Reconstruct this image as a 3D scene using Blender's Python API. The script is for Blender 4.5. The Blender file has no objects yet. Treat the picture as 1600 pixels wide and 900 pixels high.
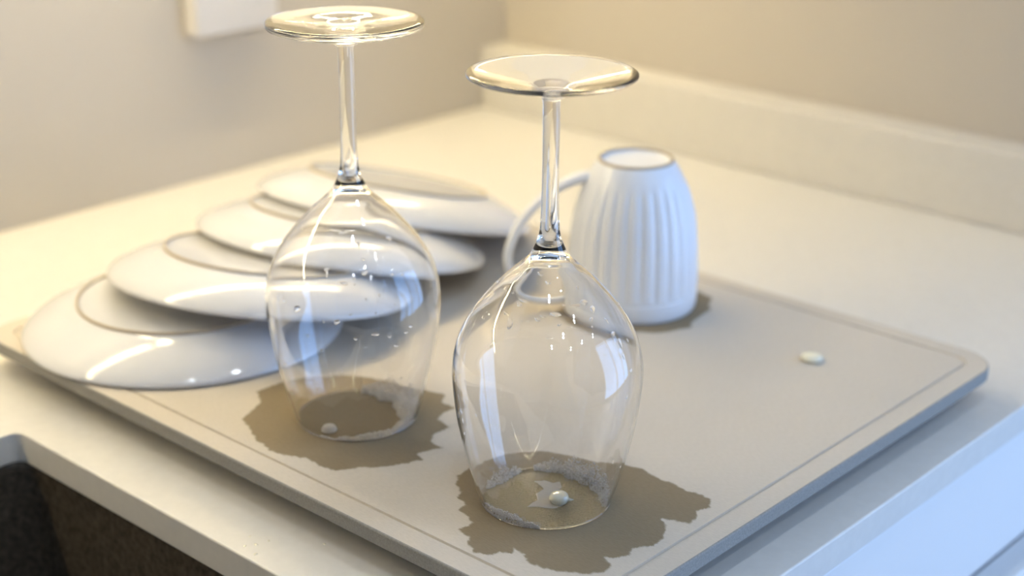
import bpy, bmesh, math, random
import numpy as np
from mathutils import Vector, Matrix, noise

random.seed(7)
SC = bpy.context.scene
COL = SC.collection
PI = math.pi
Z0 = 0.94          # height of the drying board's top above the floor
def R(d): return math.radians(d)

# ------------------------------------------------------------------ camera
TH, F, PHI, ROLL, CAM_H = 0.364612, 2449.6, 0.836209, -0.0074307, 0.38632
def turn(x, y, z):
    return Vector((x*math.cos(PHI)+y*math.sin(PHI), -x*math.sin(PHI)+y*math.cos(PHI), z))
fwd = turn(0, math.cos(TH), -math.sin(TH))
right = turn(1, 0, 0)
up = turn(0, math.sin(TH), math.cos(TH))
cx_ = right*math.cos(ROLL) - up*math.sin(ROLL)
cy_ = right*math.sin(ROLL) + up*math.cos(ROLL)
cd = bpy.data.cameras.new('camera')
cam = bpy.data.objects.new('camera', cd)
COL.objects.link(cam)
cam.matrix_world = Matrix(((cx_.x, cy_.x, -fwd.x, 0), (cx_.y, cy_.y, -fwd.y, 0), (cx_.z, cy_.z, -fwd.z, Z0+CAM_H), (0, 0, 0, 1)))
cd.sensor_width = 36.0
cd.lens = F/1600*36.0
cd.clip_start = 0.02
cd.dof.use_dof = True
cd.dof.focus_distance = 0.765
cd.dof.aperture_fstop = 4.6
SC.camera = cam

# ------------------------------------------------------------------ world, exposure, light strengths
W = bpy.data.worlds.new('world'); SC.world = W; W.use_nodes = True
W.node_tree.nodes['Background'].inputs[0].default_value = (0.62, 0.76, 1.0, 1)
W.node_tree.nodes['Background'].inputs[1].default_value = 0.3
SC.view_settings.view_transform = 'Standard'
SC.view_settings.look = 'None'
SC.view_settings.gamma = 1.0
SC.view_settings.use_curve_mapping = False
SC.view_settings.exposure = 0.10
SC.cycles.use_denoising = True
SC.cycles.max_bounces = 40
SC.cycles.transmission_bounces = 40
SC.cycles.transparent_max_bounces = 24
SC.cycles.sample_clamp_indirect = 0.0
STRIP_E, STRIP_C = 71.0, (1.0, 0.81, 0.45)
DOWN_E, DOWN_C = 130.0, (0.88, 1.0, 1.12)
WINDOW_E, WINDOW_C = 5.4, (0.31, 0.52, 0.93)

# ------------------------------------------------------------------ materials
def mat(name, color, rough=0.5, spec=0.5, coat=0.0, metal=0.0, bump=None, vary=None):
    """principled material; bump=(scale, strength, distance), vary=(scale, dark, light)"""
    m = bpy.data.materials.new(name); m.use_nodes = True
    nt = m.node_tree; b = nt.nodes['Principled BSDF']
    b.inputs['Base Color'].default_value = (*color, 1)
    b.inputs['Roughness'].default_value = rough
    b.inputs['Specular IOR Level'].default_value = spec
    b.inputs['Coat Weight'].default_value = coat
    b.inputs['Coat Roughness'].default_value = 0.04
    b.inputs['Metallic'].default_value = metal
    tc = nt.nodes.new('ShaderNodeTexCoord')
    if vary:
        n = nt.nodes.new('ShaderNodeTexNoise'); n.inputs['Scale'].default_value = vary[0]; n.inputs['Detail'].default_value = 6
        r = nt.nodes.new('ShaderNodeValToRGB')
        r.color_ramp.elements[0].position = 0.3; r.color_ramp.elements[1].position = 0.7
        r.color_ramp.elements[0].color = (*[c*vary[1] for c in color], 1)
        r.color_ramp.elements[1].color = (*[min(1, c*vary[2]) for c in color], 1)
        nt.links.new(tc.outputs['Object'], n.inputs['Vector']); nt.links.new(n.outputs['Fac'], r.inputs['Fac'])
        nt.links.new(r.outputs['Color'], b.inputs['Base Color'])
    if bump:
        n = nt.nodes.new('ShaderNodeTexNoise'); n.inputs['Scale'].default_value = bump[0]; n.inputs['Detail'].default_value = 5
        bp = nt.nodes.new('ShaderNodeBump'); bp.inputs['Strength'].default_value = bump[1]; bp.inputs['Distance'].default_value = bump[2]
        nt.links.new(tc.outputs['Object'], n.inputs['Vector']); nt.links.new(n.outputs['Fac'], bp.inputs['Height'])
        nt.links.new(bp.outputs['Normal'], b.inputs['Normal'])
    return m

def emitter(name, color, strength):
    m = bpy.data.materials.new(name); m.use_nodes = True
    nt = m.node_tree; nt.nodes.clear()
    e = nt.nodes.new('ShaderNodeEmission'); o = nt.nodes.new('ShaderNodeOutputMaterial')
    e.inputs[0].default_value = (*color, 1); e.inputs[1].default_value = strength
    nt.links.new(e.outputs[0], o.inputs['Surface'])
    return m

M_WALL = mat('greige wall paint', (0.575, 0.535, 0.485), 0.6, 0.3, bump=(320, 0.06, 0.001))
M_WALL_PALE = mat('off-white wall paint', (0.78, 0.765, 0.74), 0.6, 0.3)
M_CEIL = mat('white ceiling paint', (0.8, 0.78, 0.75), 0.8, 0.2)
M_FLOOR = mat('pale oak floor', (0.5, 0.43, 0.36), 0.22, vary=(6, 0.7, 1.3))
M_QUARTZ = mat('white quartz', (0.72, 0.70, 0.665), 0.32, 0.5, vary=(160, 0.97, 1.02))
M_LACQUER = mat('white satin lacquer', (0.82, 0.83, 0.84), 0.4, 0.5)
M_CARCASS = mat('shadow grey carcass', (0.30, 0.32, 0.35), 0.6)
M_GRANITE = mat('black granite composite', (0.062, 0.050, 0.037), 0.5, 0.35, bump=(900, 0.25, 0.0006), vary=(260, 0.55, 1.7))
M_CERAMIC = mat('white glazed porcelain', (0.71, 0.715, 0.74), 0.12, 0.5, coat=0.35)
M_MUG = mat('white glazed stoneware', (0.80, 0.818, 0.868), 0.28, 0.5, coat=0.1)
M_BISQUE = mat('unglazed tan foot ring', (0.47, 0.40, 0.30), 0.8, 0.2)
M_PLASTIC = mat('white plastic', (0.80, 0.78, 0.78), 0.4)
M_ALU = mat('brushed aluminium', (0.7, 0.7, 0.7), 0.35, metal=1.0)
M_RUBBER = mat('grey rubber', (0.12, 0.12, 0.12), 0.7)
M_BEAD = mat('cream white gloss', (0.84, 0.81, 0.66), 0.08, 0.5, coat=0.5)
M_STRIP = emitter('warm led diffuser', STRIP_C, STRIP_E)
M_DOWN = emitter('warm white downlight lens', DOWN_C, DOWN_E)
M_DAY = emitter('daylight through obscured glass', WINDOW_C, WINDOW_E)

def board_material():
    """pale pressed-stone board; the attribute 'wet' (0..1) soaks it darker, in ragged patches"""
    m = bpy.data.materials.new('pressed stone drying board'); m.use_nodes = True
    nt = m.node_tree; b = nt.nodes['Principled BSDF']; L = nt.links.new
    tc = nt.nodes.new('ShaderNodeTexCoord')
    mp = nt.nodes.new('ShaderNodeMapping'); mp.inputs['Scale'].default_value = (1.0, 0.22, 1.0); mp.inputs['Rotation'].default_value = (0, 0, 0.35)
    L(tc.outputs['Object'], mp.inputs['Vector'])
    fine = nt.nodes.new('ShaderNodeTexNoise'); fine.inputs['Scale'].default_value = 1300; fine.inputs['Detail'].default_value = 4
    L(mp.outputs['Vector'], fine.inputs['Vector'])
    cloud = nt.nodes.new('ShaderNodeTexNoise'); cloud.inputs['Scale'].default_value = 14; cloud.inputs['Detail'].default_value = 5
    L(tc.outputs['Object'], cloud.inputs['Vector'])
    mix1 = nt.nodes.new('ShaderNodeMix'); mix1.data_type = 'RGBA'
    mix1.inputs[6].default_value = (0.50, 0.455, 0.39, 1); mix1.inputs[7].default_value = (0.69, 0.63, 0.55, 1)
    avg = nt.nodes.new('ShaderNodeMath'); avg.operation = 'MULTIPLY_ADD'; avg.inputs[1].default_value = 0.72
    half = nt.nodes.new('ShaderNodeMath'); half.operation = 'MULTIPLY'; half.inputs[1].default_value = 0.28
    L(cloud.outputs['Fac'], half.inputs[0]); L(fine.outputs['Fac'], avg.inputs[0]); L(half.outputs[0], avg.inputs[2])
    L(avg.outputs[0], mix1.inputs[0])
    at = nt.nodes.new('ShaderNodeAttribute'); at.attribute_name = 'wet'
    wetc = nt.nodes.new('ShaderNodeMix'); wetc.data_type = 'RGBA'
    wetc.inputs[6].default_value = (0.205, 0.162, 0.102, 1); wetc.inputs[7].default_value = (0.305, 0.246, 0.166, 1)
    L(avg.outputs[0], wetc.inputs[0])
    mix2 = nt.nodes.new('ShaderNodeMix'); mix2.data_type = 'RGBA'
    L(at.outputs['Fac'], mix2.inputs[0]); L(mix1.outputs[2], mix2.inputs[6]); L(wetc.outputs[2], mix2.inputs[7])
    L(mix2.outputs[2], b.inputs['Base Color'])
    b.inputs['Roughness'].default_value = 0.85; b.inputs['Specular IOR Level'].default_value = 0.25
    bp = nt.nodes.new('ShaderNodeBump'); bp.inputs['Strength'].default_value = 0.35; bp.inputs['Distance'].default_value = 0.0003
    L(fine.outputs['Fac'], bp.inputs['Height']); L(bp.outputs['Normal'], b.inputs['Normal'])
    return m
M_BOARD = board_material()
M_EDGE = mat('darker board edge', (0.31, 0.30, 0.28), 0.9, 0.2, bump=(1500, 0.4, 0.0004), vary=(900, 0.85, 1.12))  # side faces toned darker than the board's top

def glass_material(name, ior=1.5, tint=(1, 1, 1), bump=None):
    m = bpy.data.materials.new(name); m.use_nodes = True
    nt = m.node_tree; nt.nodes.clear(); L = nt.links.new
    g = nt.nodes.new('ShaderNodeBsdfGlass'); o = nt.nodes.new('ShaderNodeOutputMaterial')
    g.inputs['Color'].default_value = (*tint, 1); g.inputs['Roughness'].default_value = 0.0; g.inputs['IOR'].default_value = ior
    if bump:
        tc = nt.nodes.new('ShaderNodeTexCoord'); n = nt.nodes.new('ShaderNodeTexNoise')
        n.inputs['Scale'].default_value = bump[0]; n.inputs['Detail'].default_value = 3
        bp = nt.nodes.new('ShaderNodeBump'); bp.inputs['Strength'].default_value = bump[1]; bp.inputs['Distance'].default_value = bump[2]
        L(tc.outputs['Object'], n.inputs['Vector']); L(n.outputs['Fac'], bp.inputs['Height']); L(bp.outputs['Normal'], g.inputs['Normal'])
    L(g.outputs[0], o.inputs['Surface'])
    return m
M_STEM = glass_material('solid clear glass', 1.5)
M_FOOT = glass_material('wet clear glass', 1.5, bump=(110, 0.12, 0.0009))
M_WATER = glass_material('water', 1.333)

def foam_material():
    m = bpy.data.materials.new('soap foam'); m.use_nodes = True
    nt = m.node_tree; nt.nodes.clear(); L = nt.links.new
    o = nt.nodes.new('ShaderNodeOutputMaterial')
    tr = nt.nodes.new('ShaderNodeBsdfTransparent')
    gl = nt.nodes.new('ShaderNodeBsdfGlossy'); gl.inputs['Roughness'].default_value = 0.03
    df = nt.nodes.new('ShaderNodeBsdfTranslucent'); df.inputs[0].default_value = (0.97, 0.95, 0.93, 1)
    d2 = nt.nodes.new('ShaderNodeBsdfDiffuse'); d2.inputs[0].default_value = (0.97, 0.95, 0.93, 1)
    wm = nt.nodes.new('ShaderNodeMixShader'); L(df.outputs[0], wm.inputs[1]); L(d2.outputs[0], wm.inputs[2])
    lw = nt.nodes.new('ShaderNodeLayerWeight'); lw.inputs['Blend'].default_value = 0.45
    a = nt.nodes.new('ShaderNodeMath'); a.operation = 'MULTIPLY_ADD'; a.inputs[1].default_value = 0.35; a.inputs[2].default_value = 0.62
    L(lw.outputs['Facing'], a.inputs[0])
    s1 = nt.nodes.new('ShaderNodeMixShader'); L(a.outputs[0], s1.inputs[0]); L(tr.outputs[0], s1.inputs[1]); L(wm.outputs[0], s1.inputs[2])
    s2 = nt.nodes.new('ShaderNodeMixShader'); s2.inputs[0].default_value = 0.09
    L(s1.outputs[0], s2.inputs[1]); L(gl.outputs[0], s2.inputs[2]); L(s2.outputs[0], o.inputs['Surface'])
    return m
M_FOAM = foam_material()
def bubble_material():
    """thin clear soap film: see-through, mirrors towards the rim"""
    m = bpy.data.materials.new('clear soap bubble'); m.use_nodes = True
    nt = m.node_tree; nt.nodes.clear(); L = nt.links.new
    o = nt.nodes.new('ShaderNodeOutputMaterial'); tr = nt.nodes.new('ShaderNodeBsdfTransparent')
    gl = nt.nodes.new('ShaderNodeBsdfGlossy'); gl.inputs['Roughness'].default_value = 0.02
    df = nt.nodes.new('ShaderNodeBsdfTranslucent'); df.inputs[0].default_value = (0.97, 0.95, 0.93, 1)
    lw = nt.nodes.new('ShaderNodeLayerWeight'); lw.inputs['Blend'].default_value = 0.5
    p = nt.nodes.new('ShaderNodeMath'); p.operation = 'POWER'; p.inputs[1].default_value = 2.5; L(lw.outputs['Facing'], p.inputs[0])
    a = nt.nodes.new('ShaderNodeMath'); a.operation = 'MULTIPLY_ADD'; a.inputs[1].default_value = 0.6; a.inputs[2].default_value = 0.05; L(p.outputs[0], a.inputs[0])
    w = nt.nodes.new('ShaderNodeMixShader'); w.inputs[0].default_value = 0.5; L(gl.outputs[0], w.inputs[1]); L(df.outputs[0], w.inputs[2])
    s = nt.nodes.new('ShaderNodeMixShader'); L(a.outputs[0], s.inputs[0]); L(tr.outputs[0], s.inputs[1]); L(w.outputs[0], s.inputs[2])
    L(s.outputs[0], o.inputs['Surface']); return m
M_BUBBLE = bubble_material()

def film_material():
    """thin sheet of water on the soaked board: clear, rippled, glossy"""
    m = mat('water film on wet stone', (0.30, 0.235, 0.12), 0.25, 0.85)
    nt = m.node_tree; b = nt.nodes['Principled BSDF']; L = nt.links.new
    tc = nt.nodes.new('ShaderNodeTexCoord'); v = nt.nodes.new('ShaderNodeTexNoise'); v.inputs['Scale'].default_value = 950; v.inputs['Detail'].default_value = 2
    mp = nt.nodes.new('ShaderNodeMapping'); mp.inputs['Rotation'].default_value = (0, 0, -0.83); mp.inputs['Scale'].default_value = (0.6, 1.2, 1)
    L(tc.outputs['Object'], mp.inputs['Vector']); L(mp.outputs['Vector'], v.inputs['Vector'])
    bp = nt.nodes.new('ShaderNodeBump'); bp.inputs['Strength'].default_value = 1.0; bp.inputs['Distance'].default_value = 0.0009
    L(v.outputs['Fac'], bp.inputs['Height']); L(bp.outputs['Normal'], b.inputs['Normal'])
    return m
M_FILM = film_material()

# ------------------------------------------------------------------ helpers
def link_mesh(name, bm, m, parent=None, smooth=True, loc=None):
    me = bpy.data.meshes.new(name); bm.normal_update(); bm.to_mesh(me); bm.free()
    me.materials.append(m)
    for p in me.polygons: p.use_smooth = smooth
    o = bpy.data.objects.new(name, me); COL.objects.link(o)
    if parent is not None: o.parent = parent
    if loc is not None: o.location = loc
    return o

def tag(o, label, cat, group=None, kind=None):
    o['label'] = label; o['category'] = cat
    if group: o['group'] = group
    if kind: o['kind'] = kind
    return o

def empty(name, loc, label, cat, group=None, rot=None):
    o = bpy.data.objects.new(name, None); o.empty_display_size = 0.03; COL.objects.link(o)
    o.location = loc
    if rot: o.rotation_euler = rot
    return tag(o, label, cat, group)

def lathe(prof, n=96, bm=None, wave=None):
    """surface of revolution; prof = [(r, z)...]; r = 0 makes a pole; wave(r, z, angle) -> r"""
    bm = bm or bmesh.new(); rings = []
    for r, z in prof:
        if r <= 1e-7: rings.append([bm.verts.new((0, 0, z))])
        else:
            ring = []
            for k in range(n):
                a = 2*PI*k/n; rr = wave(r, z, a) if wave else r
                ring.append(bm.verts.new((rr*math.cos(a), rr*math.sin(a), z)))
            rings.append(ring)
    for A, B in zip(rings, rings[1:]):
        for k in range(n):
            j = (k+1) % n
            if len(A) == 1 and len(B) == 1: continue
            if len(A) == 1: bm.faces.new((A[0], B[j], B[k]))
            elif len(B) == 1: bm.faces.new((A[k], A[j], B[0]))
            else: bm.faces.new((A[k], A[j], B[j], B[k]))
    return bm

def spline(pts, n):
    """Catmull-Rom through 2-D or 3-D points"""
    P = [Vector(p) for p in pts]; P = [P[0]*2-P[1]] + P + [P[-1]*2-P[-2]]
    out = []
    for i in range(1, len(P)-2):
        for k in range(n):
            t = k/n; a, b, c, d = P[i-1], P[i], P[i+1], P[i+2]
            out.append(0.5*((2*b) + (c-a)*t + (2*a-5*b+4*c-d)*t*t + (3*b-a-3*c+d)*t**3))
    out.append(P[-2].copy()); return out

def box(bm, x0, x1, y0, y1, z0, z1, bevel=0.0, seg=2):
    r = bmesh.ops.create_cube(bm, size=1.0)
    for v in r['verts']:
        v.co = Vector(((x0+x1)/2+v.co.x*(x1-x0), (y0+y1)/2+v.co.y*(y1-y0), (z0+z1)/2+v.co.z*(z1-z0)))
    if bevel > 0:
        es = list({e for v in r['verts'] for e in v.link_edges})
        bmesh.ops.bevel(bm, geom=es, offset=bevel, segments=seg, affect='EDGES', profile=0.5)
    return bm

def boxobj(name, m, dims, parent=None, bevel=0.0, smooth=False, structure=False):
    o = link_mesh(name, box(bmesh.new(), *dims, bevel), m, parent, smooth)
    if structure: o['kind'] = 'structure'
    return o

def rounded(x0, x1, y0, y1, r, n=10):
    out = []
    for cx, cy, a0 in ((x1-r, y1-r, 0), (x0+r, y1-r, 90), (x0+r, y0+r, 180), (x1-r, y0+r, 270)):
        for k in range(n+1):
            a = R(a0+90*k/n); out.append((cx+r*math.cos(a), cy+r*math.sin(a)))
    return out

def loops_solid(loops, m_bm=None, cap0=True, cap1=True):
    """skin a list of equal-length closed loops"""
    bm = m_bm or bmesh.new()
    V = [[bm.verts.new(p) for p in l] for l in loops]; n = len(V[0])
    for A, B in zip(V, V[1:]):
        for k in range(n): bm.faces.new((A[k], A[(k+1) % n], B[(k+1) % n], B[k]))
    if cap0: bm.faces.new(V[0][::-1])
    if cap1: bm.faces.new(V[-1])
    return bm

# ------------------------------------------------------------------ room
WALL_L, WALL_R, WALL_RE = 1.105, 1.21, 0.22
CT = -0.024                                     # counter top, relative to the board top
CTW = Z0+CT
S = dict(structure=True)
boxobj('floor', M_FLOOR, (-2.7, 5.1, -1.9, 1.2, -0.05, 0), **S)
boxobj('ceiling', M_CEIL, (-2.7, 5.1, -1.9, 1.2, 2.45, 2.5), **S)
boxobj('wall_left', M_WALL, (-2.7, WALL_R+0.1, WALL_L, WALL_L+0.1, 0, 2.45), **S)
boxobj('wall_right', M_WALL, (WALL_R, WALL_R+0.1, WALL_RE, WALL_L, 0, 2.45), **S)
boxobj('wall_side', M_WALL, (WALL_R+0.1, 5.1, WALL_RE, WALL_RE+0.1, 0, 2.45), **S)
boxobj('wall_east', M_WALL_PALE, (5.0, 5.1, -1.9, WALL_RE, 0, 2.45), **S)
boxobj('wall_west', M_WALL_PALE, (-2.8, -2.7, -1.9, WALL_L+0.1, 0, 2.45), **S)
WX0, WX1, WZ0, WZ1, WY = 1.40, 4.60, 0.06, 2.38, -1.8
bm = bmesh.new()
box(bm, -2.7, WX0, WY-0.1, WY, 0, 2.45); box(bm, WX1, 5.1, WY-0.1, WY, 0, 2.45)
box(bm, WX0, WX1, WY-0.1, WY, 0, WZ0); box(bm, WX0, WX1, WY-0.1, WY, WZ1, 2.45)
o = link_mesh('wall_window', bm, M_WALL_PALE, None, False); o['kind'] = 'structure'
win = bpy.data.objects.new('window_1', None); COL.objects.link(win); win['kind'] = 'structure'
win.location = (WX0, WY, WZ0)
for x0, x1, z0, z1 in ((0, WX1-WX0, 0, 0.05), (0, WX1-WX0, WZ1-WZ0-0.05, WZ1-WZ0), (0, 0.05, 0, WZ1-WZ0), (WX1-WX0-0.05, WX1-WX0, 0, WZ1-WZ0), (1.04, 1.09, 0, WZ1-WZ0), (2.11, 2.16, 0, WZ1-WZ0)):
    link_mesh('window_frame', box(bmesh.new(), x0, x1, -0.08, 0.0, z0, z1, 0.004), M_LACQUER, win, False)
for x0, x1 in ((0.05, 1.04), (1.09, 2.11), (2.16, WX1-WX0-0.05)):
    link_mesh('pane', box(bmesh.new(), x0, x1, -0.06, -0.05, 0.05, WZ1-WZ0-0.05), M_DAY, win, False)

# ceiling downlights; the pair over the worktop is added fill for level surfaces
WHERE = ('second from the west in the middle row', 'third from the west in the middle row', 'west end of the middle row', 'west end of the row nearest the window wall', 'middle of the row nearest the window wall', 'west one of the pair added over the worktop as fill', 'east one of the pair added over the worktop as fill', 'east end of the row nearest the window wall')
for i, (x, y) in enumerate(((0.1, -0.7), (0.75, -0.7), (-0.55, -0.7), (0.1, -1.35), (0.75, -1.35), (0.1, 0.05), (0.75, 0.05), (1.5, -1.35))):
    d = empty('downlight', (x, y, 2.45), 'round white ceiling downlight, '+WHERE[i], 'lamp', 'ceiling downlights')
    link_mesh('trim_ring', lathe([(0.036, 0.0), (0.036, -0.004), (0.046, -0.005), (0.048, -0.002), (0.048, 0.0)], 40), M_PLASTIC, d)
    link_mesh('lens', lathe([(0.036, -0.002), (0.03, -0.004), (0.0, -0.0045)][::-1], 40), M_DOWN, d)

# wall cabinet over the far counter, with its light strip
CAB_Z = 0.476
wc = empty('wall_cabinet', (0.0, WALL_L-0.001, Z0+CAB_Z), 'white wall cabinet above the far counter', 'cabinet')
boxobj('body', M_LACQUER, (-0.9, WALL_R-0.002, -0.33, 0.0, 0.0, 0.72), wc, 0.002)
for k in range(3):
    x0 = -0.9+k*0.69
    boxobj('door', M_LACQUER, (x0+0.002, x0+0.688, -0.352, -0.331, -0.01, 0.72), wc, 0.003)
ls = empty('light_strip', (0.0, WALL_L, Z0+CAB_Z), 'warm light strip under the wall cabinet, in two lengths', 'lamp')
for x0, x1 in ((-0.28, 0.603), (0.625, 1.196)):
    link_mesh('channel', box(bmesh.new(), x0, x1, -0.106, -0.080, -0.012, -0.0005), M_ALU, ls, False)
    link_mesh('diffuser', box(bmesh.new(), x0+0.004, x1-0.004, -0.100, -0.086, -0.0155, -0.0125), M_STRIP, ls, False)

# ------------------------------------------------------------------ counter, sink, cabinets
SKX1, SKY1 = 0.423, 0.774
CX0, CY0 = -1.6, 0.3536
cu = bpy.data.curves.new('worktop', 'CURVE'); cu.dimensions = '2D'; cu.fill_mode = 'BOTH'
for pts in ([(CX0, CY0), (WALL_R, CY0), (WALL_R, WALL_L), (CX0, WALL_L)], rounded(-0.22, SKX1, 0.405, SKY1, 0.007)[::-1]):
    sp = cu.splines.new('POLY'); sp.points.add(len(pts)-1); sp.use_cyclic_u = True
    for q, p in zip(sp.points, pts): q.co = (p[0], p[1], 0, 1)
cu.extrude = 0.0084; cu.bevel_depth = 0.0012; cu.bevel_resolution = 2; cu.offset = -0.0012
tmp = bpy.data.objects.new('tmp', cu); COL.objects.link(tmp)
me = bpy.data.meshes.new_from_object(tmp.evaluated_get(bpy.context.evaluated_depsgraph_get()))
bpy.data.objects.remove(tmp); me.name = 'worktop'; me.materials.clear(); me.materials.append(M_QUARTZ)
wt = bpy.data.objects.new('worktop', me); COL.objects.link(wt); wt.location = (0, 0, CTW-0.0096)
for p in me.polygons: p.use_smooth = False
tag(wt, 'long white quartz worktop with the sink cut-out, under the drying board', 'worktop')
def dome(r, hgt, seed, n=14):
    bm = lathe([(r, 0), (r*0.93, hgt*0.45), (r*0.7, hgt*0.8), (r*0.38, hgt*0.96), (0, hgt)], n)
    rnd = random.Random(seed); ph = rnd.random()*6
    for v in bm.verts:
        a = math.atan2(v.co.y, v.co.x); f = 1+0.22*math.sin(2*a+ph)+0.1*math.sin(3*a+2*ph); v.co.x *= f; v.co.y *= f
    return bm
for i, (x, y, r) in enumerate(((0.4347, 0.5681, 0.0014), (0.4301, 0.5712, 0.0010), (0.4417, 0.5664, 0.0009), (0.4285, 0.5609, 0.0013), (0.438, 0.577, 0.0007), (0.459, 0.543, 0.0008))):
    link_mesh('glint_drop', dome(r*0.8, r*0.3, i), M_BEAD, wt, loc=(x, y, 0.0096))  # water drops on the counter, their glint put in as cream white colour

bs = boxobj('backsplash', M_QUARTZ, (WALL_R-0.038, WALL_R-0.0005, CY0, WALL_L-0.001, CTW+0.0003, CTW+0.064), None, 0.0015)
tag(bs, 'low white quartz upstand along the foot of the right wall', 'upstand')

sk = empty('kitchen_sink', (0, 0, CTW-0.0192), 'black granite sink set below the worktop edge', 'sink')
lo = []
x0, x1, y0, y1 = -0.223, SKX1+0.0025, 0.402, SKY1+0.003
for off, z, r in ((-0.025, 0, 0.03), (0, -0.0, 0.02), (0.0, -0.004, 0.02), (0.003, -0.10, 0.022), (0.006, -0.17, 0.026), (0.016, -0.188, 0.03), (0.035, -0.194, 0.03)):
    lo.append([(p[0], p[1], z) for p in rounded(x0+off, x1-off, y0+off, y1-off, r, 10)])
link_mesh('basin', loops_solid(lo, None, False, True), M_GRANITE, sk)
dr = link_mesh('drain', lathe([(0.045, 0), (0.045, 0.002), (0.036, 0.003), (0.03, 0.001), (0, 0.0005)], 40), M_ALU, sk, loc=(0.08, 0.585, -0.1939))

cb = empty('base_cabinet', (CX0, CY0, 0), 'white lacquered base cabinet with drawer fronts under the worktop', 'cabinet')
W_ = WALL_R-CX0-0.025
link_mesh('body', box(bmesh.new(), 0.0, 1.3, 0.03, WALL_L-CY0-0.03, 0.1, CTW-0.22), M_CARCASS, cb, False)
link_mesh('body', box(bmesh.new(), SKX1-CX0+0.03, W_, 0.03, WALL_L-CY0-0.03, 0.1, CTW-0.0195), M_CARCASS, cb, False)
link_mesh('plinth', box(bmesh.new(), 0.0, W_, 0.07, 0.09, 0.0, 0.1), M_CARCASS, cb, False)
for k in range(4):
    a, b = k*W_/4+0.0015, (k+1)*W_/4-0.0015
    d = link_mesh('drawer_front', box(bmesh.new(), a, b, 0.003, 0.025, CTW-0.105, CTW-0.0215, 0.0015), M_LACQUER, cb, False)
    link_mesh('finger_channel', box(bmesh.new(), a, b, 0.027, 0.03, CTW-0.137, CTW-0.106), M_ALU, cb, False)
    link_mesh('door', box(bmesh.new(), a, b, 0.003, 0.025, 0.1, CTW-0.137, 0.0015), M_LACQUER, cb, False)

# box on the left wall, only its lower end in view
sb = empty('wall_box', (0.845, WALL_L, Z0+0.107), 'white rectangular switch box on the left wall, cut by the photo top', 'switch')
link_mesh('back_box', box(bmesh.new(), -0.0445, 0.0445, -0.016, 0.0, 0.0, 0.15, 0.003), M_PLASTIC, sb, True)
link_mesh('cover_plate', box(bmesh.new(), -0.0445, 0.0445, -0.0195, -0.0162, 0.0, 0.15, 0.0015), M_PLASTIC, sb, True)
link_mesh('rocker', box(bmesh.new(), -0.028, 0.028, -0.0225, -0.0195, 0.045, 0.105, 0.001), M_PLASTIC, sb, True)

# ------------------------------------------------------------------ drying board
BX0, BX1, BY0, BY1, BT = 0.458, 0.868, 0.3723, 0.876, 0.009
board = empty('drying_board', (0, 0, Z0), 'flat beige stone drying board with a grooved border, on the worktop', 'board')
def rl(inset, z, r): return [(p[0], p[1], z) for p in rounded(BX0+inset, BX1-inset, BY0+inset, BY1-inset, max(r-inset, 0.004), 12)]
r0 = 0.026
G = 0.0145
lo = [rl(0.0010, 0.0, r0), rl(G-0.0011, 0, r0), rl(G-0.0007, -0.0012, r0), rl(G+0.0007, -0.0012, r0), rl(G+0.0011, 0, r0)]
slab = link_mesh('slab', loops_solid(lo, None, False, True), M_BOARD, board, False)
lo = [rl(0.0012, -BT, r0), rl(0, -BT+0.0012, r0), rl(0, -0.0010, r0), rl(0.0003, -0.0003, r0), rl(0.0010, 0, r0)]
rim = link_mesh('side_edge', loops_solid(lo, None, True, False), M_EDGE, board, False)
for x in (BX0+0.04, BX1-0.04):
    for y in (BY0+0.04, BY1-0.04):
        link_mesh('rubber_foot', lathe([(0, CT+0.0003), (0.011, CT+0.0003), (0.012, CT+0.001), (0.012, -BT)], 28), M_RUBBER, board, loc=(x, y, 0))

def stain(pts, name, seed, ragged=0.0011, soft=0.0013, z=0.00012, cell=0.0008, wet=1.0, m=None):
    """patch lying on the board: a fine grid with the attribute 'wet' from the signed distance to a ragged outline"""
    P = np.array(pts, float); Q = np.roll(P, -1, 0); pad = 0.006
    x0, y0 = P.min(0)-pad; x1, y1 = P.max(0)+pad
    nx, ny = int((x1-x0)/cell)+2, int((y1-y0)/cell)+2
    gx, gy = np.meshgrid(x0+np.arange(nx)*cell, y0+np.arange(ny)*cell, indexing='ij')
    dist = np.full(gx.shape, 9.0); ins = np.zeros(gx.shape, bool)
    for (ax, ay), (bx, by) in zip(P, Q):
        ex, ey = bx-ax, by-ay
        t = np.clip(((gx-ax)*ex+(gy-ay)*ey)/(ex*ex+ey*ey), 0, 1)
        dist = np.minimum(dist, np.hypot(gx-ax-t*ex, gy-ay-t*ey))
        if ay != by: ins ^= ((ay > gy) != (by > gy)) & (gx < (bx-ax)*(gy-ay)/(by-ay)+ax)
    sd = np.where(ins, dist, -dist)
    for i in range(nx):
        for j in range(ny):
            if abs(sd[i, j]) < 0.005:
                x, y = gx[i, j], gy[i, j]
                sd[i, j] += ragged*(noise.noise(Vector((x*240, y*240, seed)))*0.9 + noise.noise(Vector((x*700, y*420, seed+5)))*0.8)
    bm = bmesh.new(); lay = bm.verts.layers.float.new('wet'); V = {}
    w = np.clip(sd/soft+0.5, 0, 1); w = w*w*(3-2*w)
    keep = sd > -soft
    for i in range(nx):
        for j in range(ny):
            if keep[i, j]:
                v = V[i, j] = bm.verts.new((gx[i, j], gy[i, j], z*(0.3+0.7*w[i, j]))); v[lay] = w[i, j]*wet
    for i in range(nx-1):
        for j in range(ny-1):
            q = [(i, j), (i+1, j), (i+1, j+1), (i, j+1)]
            if all(k in V for k in q): bm.faces.new([V[k] for k in q])
    return link_mesh(name, bm, m or M_BOARD, board, True)
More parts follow.
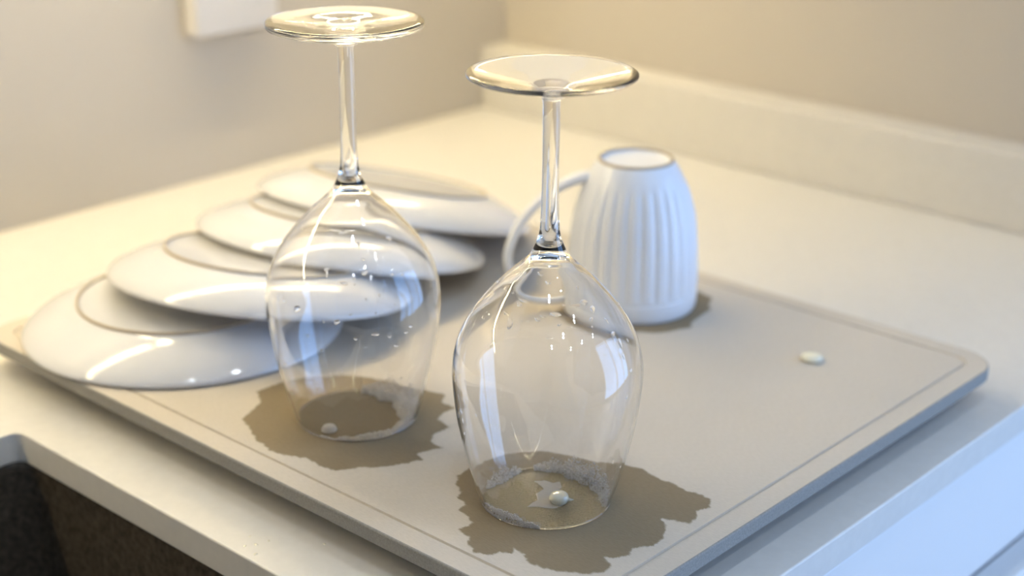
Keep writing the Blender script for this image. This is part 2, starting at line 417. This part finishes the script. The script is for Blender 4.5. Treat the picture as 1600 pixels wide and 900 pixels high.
S_FRONT = [(0.5263, 0.5129), (0.5458, 0.5155), (0.5625, 0.5119), (0.5791, 0.4997), (0.5845, 0.4851), (0.5892, 0.4689), (0.5962, 0.4561), (0.5993, 0.4473), (0.5962, 0.4347), (0.5969, 0.4256), (0.5953, 0.415), (0.5972, 0.407), (0.5958, 0.4004), (0.5892, 0.3957), (0.5815, 0.3981), (0.575, 0.3945), (0.5684, 0.3932), (0.5654, 0.402), (0.5629, 0.4066), (0.5588, 0.4007), (0.5509, 0.3963), (0.5463, 0.3939), (0.5376, 0.3943), (0.5303, 0.3995), (0.5242, 0.3964), (0.5172, 0.4005), (0.5145, 0.4042), (0.5106, 0.3964), (0.5041, 0.3958), (0.4963, 0.4017), (0.4913, 0.4096), (0.4875, 0.4187), (0.4863, 0.4277), (0.4907, 0.4341), (0.4914, 0.4413), (0.4872, 0.4388), (0.4841, 0.4439), (0.4795, 0.4445), (0.4758, 0.4528), (0.4798, 0.4609), (0.4844, 0.4641), (0.4864, 0.4738), (0.4951, 0.4729), (0.4991, 0.4799), (0.5003, 0.4873), (0.5082, 0.4895), (0.5087, 0.4959), (0.5153, 0.4999), (0.5192, 0.5069)]
S_BACK = [(0.5393, 0.6728), (0.5218, 0.6728), (0.5146, 0.6599), (0.5047, 0.6552), (0.4925, 0.6498), (0.4874, 0.636), (0.4809, 0.6231), (0.4808, 0.6163), (0.4778, 0.6083), (0.4795, 0.5997), (0.4855, 0.5867), (0.4847, 0.5744), (0.4864, 0.5641), (0.4969, 0.5581), (0.5046, 0.551), (0.515, 0.5442), (0.5271, 0.5399), (0.529, 0.5467), (0.5364, 0.5454), (0.5443, 0.5415), (0.5451, 0.5521), (0.5537, 0.5568), (0.5651, 0.5564), (0.568, 0.569), (0.5754, 0.5722), (0.5853, 0.5716), (0.5859, 0.5836), (0.5946, 0.5885), (0.5911, 0.6014), (0.5882, 0.6125), (0.5862, 0.6268), (0.5796, 0.6421), (0.572, 0.6543), (0.5634, 0.6607), (0.554, 0.668)]
S_MUG = [(0.8302, 0.5659), (0.8164, 0.5598), (0.8144, 0.5552), (0.8008, 0.5528), (0.7861, 0.5504), (0.7774, 0.5451), (0.7676, 0.5492), (0.7554, 0.5544), (0.7486, 0.5647), (0.7356, 0.5754), (0.7333, 0.5921), (0.7352, 0.6128), (0.7444, 0.633), (0.7642, 0.6431), (0.7815, 0.6462), (0.8342, 0.5812)]
S_PALE = [(0.5491, 0.48), (0.5537, 0.4761), (0.5545, 0.4711), (0.5579, 0.4695), (0.554, 0.4645), (0.5475, 0.4633), (0.5449, 0.458), (0.5399, 0.4516), (0.5347, 0.4522), (0.5324, 0.4557), (0.5296, 0.4606), (0.5265, 0.464), (0.5313, 0.4647), (0.5351, 0.4646), (0.5397, 0.4696), (0.5466, 0.4703), (0.5484, 0.4746)]
st = stain(S_FRONT, 'wet_patch', 1.0); st['label'] = 'ragged dark wet patch under the near glass'
st = stain(S_BACK, 'wet_patch', 2.0); st['label'] = 'ragged dark wet patch under the far glass'
st = stain(S_MUG, 'wet_patch', 3.0); st['label'] = 'dark wet patch under the upturned mug'

# ------------------------------------------------------------------ wine glasses
GF = Vector((0.5398, 0.4635)); GB = Vector((0.5403, 0.6060))
OUT = [(0.0335, 0.0005), (0.0379, 0.015), (0.0417, 0.03), (0.0448, 0.045), (0.0467, 0.06), (0.0474, 0.07), (0.0466, 0.08), (0.0437, 0.09), (0.0386, 0.10), (0.0312, 0.11), (0.0222, 0.12), (0.0150, 0.1265), (0.0098, 0.1318), (0.0073, 0.1366)]
def build_glass(root, foot_prof, foot_mat):
    out = [Vector((p[0], p[1])) for p in OUT]; out = spline(out, 6)
    inn = []
    for i, p in enumerate(out):
        if p.y > 0.1270: break
        t = (out[min(i+1, len(out)-1)]-out[max(i-1, 0)]).normalized(); nrm = Vector((t.y, -t.x))
        th = 0.0011 + max(0, (p.y-0.085))*0.014 + max(0, (p.y-0.120))*0.06
        inn.append(p-nrm*th)
    last = inn[-1]                                # rounded top of the hollow
    cap = spline([inn[-4], last, Vector((last.x*0.70, last.y+last.x*0.28)), Vector((last.x*0.36, last.y+last.x*0.50)), Vector((0, last.y+last.x*0.58))], 5)[5:]
    cap = [Vector((max(0.0, q.x), q.y)) for q in cap[1:]]
    prof = cap[::-1] + inn[::-1] + [Vector(((inn[0].x+out[0].x)/2, 0.0))] + out
    bm = lathe([(p.x, p.y) for p in prof], 128)
    bowl = link_mesh('bowl', bm, M_STEM, root)
    stem = [(0.0073, 0.1366), (0.0057, 0.1405), (0.0048, 0.1450), (0.00445, 0.150), (0.0042, 0.158), (0.0040, 0.178), (0.0040, 0.200), (0.00405, 0.2065), (0.0044, 0.2085)]
    link_mesh('stem', lathe(stem, 64), M_STEM, root)
    link_mesh('foot', lathe(foot_prof, 128), foot_mat, root)
    return bowl
FOOT_A = [(0.0044, 0.2085), (0.0056, 0.2096), (0.009, 0.2111), (0.016, 0.2132), (0.026, 0.2160), (0.036, 0.2187), (0.0392, 0.2195), (0.0401, 0.2202), (0.0401, 0.2210), (0.0393, 0.2216), (0.036, 0.2211), (0.026, 0.2190), (0.016, 0.2170), (0.0105, 0.2160), (0.0085, 0.2153), (0.0065, 0.2136), (0.0035, 0.2128), (0, 0.2126)]
FOOT_B = [(0.0044, 0.2085), (0.0062, 0.2090), (0.0080, 0.2108), (0.0092, 0.2124), (0.016, 0.2136), (0.028, 0.2156), (0.038, 0.2174), (0.0398, 0.2180), (0.0405, 0.2186), (0.0405, 0.2206), (0.0398, 0.2214), (0.036, 0.2213), (0.030, 0.2208), (0.022, 0.2206), (0.0205, 0.2202), (0.012, 0.2198), (0.009, 0.2192), (0.006, 0.2184), (0, 0.2181)]
DROPS_F = [(0.1178, 131.2, 0.63, 0.81), (0.1188, 158.4, 0.54, 0.99), (0.1185, 175.5, 0.63, 0.63), (0.1153, -170.3, 1.34, 1.17), (0.1167, -168.0, 1.79, 0.63), (0.1051, 157.2, 0.81, 0.54), (0.1079, 157.6, 0.45, 0.54), (0.1077, 162.4, 0.54, 0.54), (0.1106, 179.1, 0.99, 0.63), (0.1073, -171.9, 1.34, 2.24), (0.1094, -162.3, 0.45, 0.54), (0.1097, -156.9, 0.54, 0.54), (0.1059, -161.4, 0.36, 0.36), (0.1106, -149.0, 1.17, 0.9), (0.1119, -144.2, 1.34, 0.63), (0.1126, -132.6, 2.15, 0.99), (0.1088, -129.9, 0.9, 0.72), (0.1073, -121.5, 1.08, 0.45), (0.1159, -123.5, 0.81, 0.36), (0.1151, -111.3, 2.33, 0.72), (0.1156, -99.7, 1.7, 1.17), (0.1088, -100.3, 0.81, 0.81), (0.106, -102.3, 0.45, 0.54), (0.1062, -85.5, 0.54, 1.34), (0.1061, -45.0, 0.45, 1.17), (0.1022, -62.3, 0.45, 1.34), (0.1006, -85.9, 1.17, 0.99), (0.0959, -82.6, 0.9, 2.24), (0.0902, -84.0, 0.63, 1.34), (0.0949, -72.7, 0.45, 0.99), (0.0824, -79.1, 0.45, 0.99), (0.0966, -95.3, 0.36, 0.36), (0.0939, -98.5, 0.63, 0.27), (0.1242, -140.9, 1.17, 0.99), (0.1271, -155.7, 1.26, 0.99), (0.125, -67.3, 1.08, 0.36), (0.1212, -99.0, 0.63, 0.9), (0.1122, -94.0, 1.08, 1.61), (0.1005, 145.6, 0.45, 0.45), (0.0901, -112.1, 1.08, 0.31), (0.1035, -138.0, 1.52, 0.36), (0.0978, 179.3, 0.54, 1.61), (0.0708, -85.9, 0.54, 0.99), (0.1259, 160.3, 0.9, 0.36), (0.0617, 174.7, 0.54, 0.81), (0.0581, 157.8, 0.54, 1.08), (0.0534, 158.7, 0.54, 1.43), (0.0458, 158.0, 0.54, 0.9), (0.0361, -90.3, 0.63, 1.08), (0.0284, -76.8, 0.45, 0.72), (0.0822, -80.3, 0.45, 0.81)]
DROPS_B = [(0.1168, -150.2, 2.9, 0.5), (0.116, -141.5, 2.06, 0.63), (0.117, -133.6, 2.4, 0.5), (0.1116, -125.2, 1.11, 0.79), (0.1105, -125.2, 0.48, 1.11), (0.1048, -122.5, 1.11, 0.63), (0.0988, -122.6, 1.43, 1.11), (0.1002, -152.1, 1.11, 0.79), (0.0983, -151.1, 0.56, 1.59), (0.0943, -137.9, 1.74, 0.87), (0.0966, -130.8, 0.63, 0.63), (0.0939, -130.5, 0.56, 0.56), (0.0793, -170.1, 1.59, 1.59), (0.0815, 178.1, 0.95, 0.95), (0.0862, -123.4, 0.63, 0.63), (0.0875, -114.2, 0.71, 0.71), (0.0789, -133.7, 0.79, 0.48), (0.0751, -142.4, 1.27, 1.11), (0.0657, -131.3, 0.95, 0.56), (0.0675, -118.7, 1.9, 0.71), (0.0651, -109.5, 0.95, 0.71), (0.0606, -124.7, 1.11, 0.32), (0.0533, -121.2, 2.7, 0.4), (0.0588, -104.5, 1.11, 0.56), (0.0678, -93.9, 1.27, 0.63), (0.0652, -97.3, 1.27, 0.48), (0.0376, -98.7, 0.71, 0.63), (0.0321, -110.2, 0.95, 0.4), (0.0991, -100.7, 0.48, 0.48), (0.0962, -102.1, 0.56, 0.56), (0.0952, -94.2, 0.63, 0.79), (0.0814, -104.9, 0.48, 0.63), (0.0788, -117.7, 0.56, 0.48), (0.075, -151.1, 0.63, 0.63), (0.0656, -162.2, 0.63, 0.63), (0.0583, -153.0, 0.79, 0.63), (0.0432, 172.7, 1.11, 0.79), (0.051, -147.2, 0.48, 0.48), (0.1147, 158.5, 0.56, 0.79), (0.1116, -92.0, 1.43, 1.11)]
OUTS = spline([Vector((p[0], p[1])) for p in OUT], 6)
def wall_at(z):
    for a, b in zip(OUTS, OUTS[1:]):
        if a.y <= z <= b.y:
            t = (z-a.y)/(b.y-a.y); d = (b-a).normalized(); return a.x+(b.x-a.x)*t, Vector((d.y, -d.x))
    return OUTS[-1].x, Vector((1, 0))
def drop_mesh(k):
    bm = dome(1.0, 0.8, 30+k, 16)
    me = bpy.data.meshes.new('water_droplet'); bm.normal_update(); bm.to_mesh(me); bm.free(); me.materials.append(M_WATER)
    for p in me.polygons: p.use_smooth = True
    return me
DROP_MESH = [drop_mesh(k) for k in range(5)]
def add_drops(root, rows):
    for i, (z, az, w, h) in enumerate(rows):
        r, nr = wall_at(z); a = R(az)
        n3 = Vector((nr.x*math.cos(a), nr.x*math.sin(a), nr.y)); t1 = Vector((-math.sin(a), math.cos(a), 0)); t2 = n3.cross(t1)
        o = bpy.data.objects.new('water_droplet', DROP_MESH[i % 5]); COL.objects.link(o); o.parent = root
        p = Vector((r*math.cos(a), r*math.sin(a), z)) - n3*0.00002
        w, h = w*0.00118, h*0.00118; q = min(w, h)
        o.matrix_local = Matrix(((t1.x*w, t2.x*h, n3.x*q, p.x), (t1.y*w, t2.y*h, n3.y*q, p.y), (t1.z*w, t2.z*h, n3.z*q, p.z), (0, 0, 0, 1)))

def ico(n):
    bm = bmesh.new(); bmesh.ops.create_icosphere(bm, subdivisions=n, radius=1.0); bm.verts.ensure_lookup_table()
    r = np.array([v.co[:] for v in bm.verts]), np.array([[v.index for v in f.verts] for f in bm.faces]); bm.free(); return r
ICO = {1: ico(1), 2: ico(2)}
def foam(root, arcs, seed, m, rmin, rmax, power, name):
    """bubbles heaped against the inside of the rim; arcs = (az0, az1, width, height, count)"""
    rnd = random.Random(seed); VV, FF, n = [], [], 0
    for a0, a1, wid, hgt, cnt in arcs:
        for i in range(cnt):
            t = rnd.random(); a = R(a0+(a1-a0)*t); env = math.sin(PI*min(max(t, 0.03), 0.97))**0.5
            env *= 0.85+0.5*noise.noise(Vector((t*7, seed, 0)))
            r = rmin + rnd.random()**power*(rmax-rmin)
            d = rnd.random()**1.1*wid*env; z = max(rnd.random()**1.1*hgt*env*max(0.0, 1-d/(wid*env+1e-6))**0.8, r*0.8)
            rw, _ = wall_at(max(0.0006, z)); rr = rw-0.00125-r-d
            V, Fc = ICO[2 if r > 0.0007 else 1]
            VV.append(V*r+np.array([rr*math.cos(a), rr*math.sin(a), z+0.0002])); FF.append(Fc+n); n += len(V)
    me = bpy.data.meshes.new(name); me.from_pydata(np.concatenate(VV).tolist(), [], np.concatenate(FF).tolist()); me.materials.append(m)
    for p in me.polygons: p.use_smooth = True
    o = bpy.data.objects.new(name, me); COL.objects.link(o); o.parent = root; o['kind'] = 'stuff'
    return o

g1 = empty('wine_glass', (GF.x, GF.y, Z0+0.0002), 'near upturned wine glass standing on the largest wet patch', 'wine glass', 'upturned wine glasses')
build_glass(g1, FOOT_A, M_STEM)
add_drops(g1, DROPS_F)
g2 = empty('wine_glass', (GB.x, GB.y, Z0+0.0002), 'farther upturned wine glass in front of the overlapping plates', 'wine glass', 'upturned wine glasses')
g2.scale = (1.02, 1.02, 1.02)
build_glass(g2, FOOT_B, M_FOOT)
add_drops(g2, DROPS_B)
# azimuths: -138 towards the camera, 132 camera-left, -48 camera-right, 42 away
foam(g1, [(66, 116, 0.0060, 0.006, 700), (148, 216, 0.0066, 0.008, 1100), (-66, 52, 0.0082, 0.0105, 2200)], 3, M_FOAM, 0.0002, 0.0005, 2.0, 'soap_foam')
foam(g1, [(66, 116, 0.0060, 0.006, 18), (150, 214, 0.0062, 0.0075, 40), (-66, 50, 0.0092, 0.0105, 130)], 5, M_BUBBLE, 0.0006, 0.0016, 2.0, 'soap_bubbles')
foam(g2, [(-156, -60, 0.0062, 0.0055, 1300), (-92, 42, 0.011, 0.013, 3200)], 4, M_FOAM, 0.0002, 0.0006, 2.0, 'soap_foam')
foam(g2, [(-150, -60, 0.0062, 0.0055, 40), (-90, 40, 0.0105, 0.012, 90)], 6, M_BUBBLE, 0.0006, 0.0013, 2.0, 'soap_bubbles')

# water film and pale patch inside the near glass
def film(c, rad, name, seed, parent, hole=None):
    bm = bmesh.new(); n = 90
    v = []
    for k in range(n):
        a = 2*PI*k/n; r = rad*(1+0.04*noise.noise(Vector((math.cos(a)*2, math.sin(a)*2, seed))))
        v.append(bm.verts.new((c.x+r*math.cos(a), c.y+r*math.sin(a), 0.00035)))
    w = [bm.verts.new((c.x+(q.co.x-c.x)*1.03, c.y+(q.co.y-c.y)*1.03, 0.0001)) for q in v]
    bm.faces.new(v)
    for k in range(n): bm.faces.new((w[k], w[(k+1) % n], v[(k+1) % n], v[k]))
    return link_mesh(name, bm, M_FILM, parent, False)
o = film(GF, 0.0305, 'water_film', 1.0, board); o['label'] = 'shallow rippled water inside the near glass'
o = stain(S_PALE, 'pale_patch', 9.0, ragged=0.0005, soft=0.0003, z=0.0006, cell=0.0003, wet=0.0); o['label'] = 'pale patch amid the water'  # pale board-coloured patch laid just above the film
bm = lathe([(0.0016, 0), (0.0019, 0.0004), (0.0016, 0.0008), (0.0013, 0.0004), (0.0016, 0.0)], 24)
rb = link_mesh('soap_bubble', lathe([(0.0042, 0), (0.0040, 0.0012), (0.0032, 0.0024), (0.0018, 0.0031), (0, 0.0033)], 28), M_FOAM, g2, loc=((0.517-GB.x)/1.02, (0.6032-GB.y)/1.02, 0.0002))

# cream beads
def bead(x, y, z, r, hgt, label, tip):
    o = empty('cream_bead', (x, y, Z0+z), label, 'bead')
    prof = spline([Vector(p) for p in ((0.0, 0.0), (r*0.75, 0.0), (r*0.98, hgt*0.28), (r, hgt*0.55), (r*0.82, hgt*0.86), (r*0.45, hgt*0.98), (0, hgt))], 4)
    link_mesh('body', lathe([(max(0, p.x), p.y) for p in prof][0:], 40), M_BEAD, o)
    if tip:
        a = R(-58); pts = [(r*0.92, hgt*0.35, 0.0011), (r*1.25, hgt*0.33, 0.0006), (r*1.5, hgt*0.38, 0.0002)]
        bm = bmesh.new(); rings = []
        for q, zz, rr in pts:
            rings.append([bm.verts.new((q*math.cos(a)-rr*math.cos(b)*math.sin(a), q*math.sin(a)+rr*math.cos(b)*math.cos(a), zz+rr*math.sin(b))) for b in [2*PI*k/10 for k in range(10)]])
        for A, B in zip(rings, rings[1:]):
            for k in range(10): bm.faces.new((A[k], A[(k+1) % 10], B[(k+1) % 10], B[k]))
        bm.faces.new(rings[-1])
        link_mesh('tip', bm, M_BEAD, o)
    return o
bead(0.5408, 0.4552, 0.0007, 0.0050, 0.0054, 'cream white bead inside the near wine glass', True)
bead(0.7853, 0.4592, 0.0002, 0.0068, 0.0042, 'small cream white bead alone on the right part of the board', False)

# ------------------------------------------------------------------ plates
def plate_parts(root):
    o_ = [(0.0666, 0.0178), (0.0685, 0.0170), (0.0715, 0.0163), (0.078, 0.0144), (0.085, 0.0118), (0.0915, 0.0089), (0.097, 0.0058), (0.1003, 0.0031), (0.1018, 0.0012), (0.1017, 0.0002), (0.1008, -0.0002),
          (0.0998, 0.0006), (0.0955, 0.0032), (0.090, 0.0062), (0.0835, 0.0089), (0.0765, 0.0108), (0.068, 0.0122), (0.060, 0.0126), (0, 0.0126)]
    link_mesh('plate_body', lathe([(r, z*PK) for r, z in o_[::-1]], 128), M_CERAMIC, root)
    link_mesh('plate_base', lathe([(r, z*PK) for r, z in ((0.0652, 0.0184), (0.0647, 0.0180), (0.063, 0.0177), (0.055, 0.0175), (0, 0.0177))], 96), M_CERAMIC, root)
    f = link_mesh('foot_ring', lathe([(r, z*PK) for r, z in ((0.0666, 0.0178), (0.0668, 0.0188), (0.0664, 0.0196), (0.0656, 0.0196), (0.0651, 0.0190), (0.0652, 0.0184))], 96), M_BISQUE, root)
    f['label'] = 'unglazed tan foot ring'
PLATES = [((0.5555, 0.7872, 0.0012), (0.002, -0.002), 'lowest upside-down white plate, nearest the sink, flat on the board'),
          ((0.6110, 0.7727, 0.0186), (0.1775, 0.022), 'second upside-down white plate from the sink, tilted on the lowest one'),
          ((0.6925, 0.7870, 0.0236), (0.228, 0.010), 'third upside-down white plate from the sink, tilted on the second'),
          ((0.7626, 0.8065, 0.0274), (0.264, 0.018), 'upside-down white plate nearest the mug, topmost of the four')]
PK = 1.0818
proto = None
for (x, y, z), (tx, ty), lab in PLATES:
    t = empty('plate', (x, y, Z0+z), lab, 'plate', 'upside-down plates')
    n = Vector((tx, ty, 1)).normalized()
    t.rotation_mode = 'QUATERNION'; t.rotation_quaternion = Vector((0, 0, 1)).rotation_difference(n)
    if proto is None: plate_parts(t); proto = t
    else:
        for ch in list(proto.children):
            c = ch.copy(); COL.objects.link(c); c.parent = t

# ------------------------------------------------------------------ mug
mug = empty('mug', (0.7866, 0.6019, Z0+0.0002), 'upturned white ribbed mug with its handle towards the plates', 'mug')
NR = 28
def flute(r, z, a):
    if r < 0.02: return r
    k = min(1, max(0, (z-0.014)/0.004))*min(1, max(0, (0.089-z)/0.006))
    ph = (a*NR/(2*PI)) % 1.0
    return r - 0.0011*k*(abs(math.sin(PI*ph))**6) + 0.0002*k
prof = spline([Vector(p) for p in ((0.0405, 0.0006), (0.0416, 0.0), (0.0427, 0.0010), (0.0434, 0.004), (0.0437, 0.010), (0.0436, 0.0125), (0.0431, 0.0135), (0.0436, 0.0150), (0.0434, 0.024), (0.0427, 0.040), (0.0408, 0.060), (0.0386, 0.070), (0.0357, 0.0795), (0.0318, 0.0885), (0.0286, 0.0945), (0.0262, 0.0980), (0.0254, 0.0992))], 4)
wm = lathe([(0, 0.0905), (0.022, 0.0905), (0.029, 0.0865), (0.0335, 0.076), (0.038, 0.062), (0.0397, 0.045), (0.0405, 0.02)] + [(p.x, p.y) for p in prof] + [(0.0249, 0.0998)], NR*12, None, lambda r, z, a: flute(r, z, a) if r > 0.0249 and True else r)
link_mesh('body', wm, M_MUG, mug)
fr = link_mesh('foot_ring', lathe([(0.0249, 0.0998), (0.0246, 0.1012), (0.0238, 0.1016), (0.0229, 0.1012), (0.0225, 0.1002)], 96), M_BISQUE, mug); fr['label'] = 'bare beige foot ring'
link_mesh('base', lathe([(0.0225, 0.1002), (0.0218, 0.0992), (0.020, 0.0988), (0.0, 0.0986)], 96), M_MUG, mug)
path = spline([Vector(p) for p in ((0.030, 0.0885), (0.038, 0.0872), (0.050, 0.0815), (0.063, 0.0715), (0.0745, 0.0575), (0.0815, 0.0425), (0.0835, 0.0300), (0.0795, 0.0190), (0.0700, 0.0125), (0.0580, 0.0105), (0.0480, 0.0118), (0.0415, 0.0145))], 5)
HA = R(134); bm = bmesh.new(); rings = []
for i, p in enumerate(path):
    t = (path[min(i+1, len(path)-1)]-path[max(i-1, 0)]).normalized(); nn = Vector((t.y, -t.x)); u = i/(len(path)-1)
    w = 0.0050+0.0012*math.cos(PI*2*u)**2; th = 0.0031+0.0010*math.cos(PI*u)**4
    ring = []
    for k in range(16):
        b = 2*PI*k/16; rr = p.x+nn.x*th*math.cos(b); zz = p.y+nn.y*th*math.cos(b); s = w*math.sin(b)
        ring.append(bm.verts.new((rr*math.cos(HA)-s*math.sin(HA), rr*math.sin(HA)+s*math.cos(HA), zz)))
    rings.append(ring)
for A, B in zip(rings, rings[1:]):
    for k in range(16): bm.faces.new((A[k], A[(k+1) % 16], B[(k+1) % 16], B[k]))
bm.faces.new(rings[0]); bm.faces.new(rings[-1][::-1])
bmesh.ops.recalc_face_normals(bm, faces=bm.faces)
link_mesh('handle', bm, M_MUG, mug)
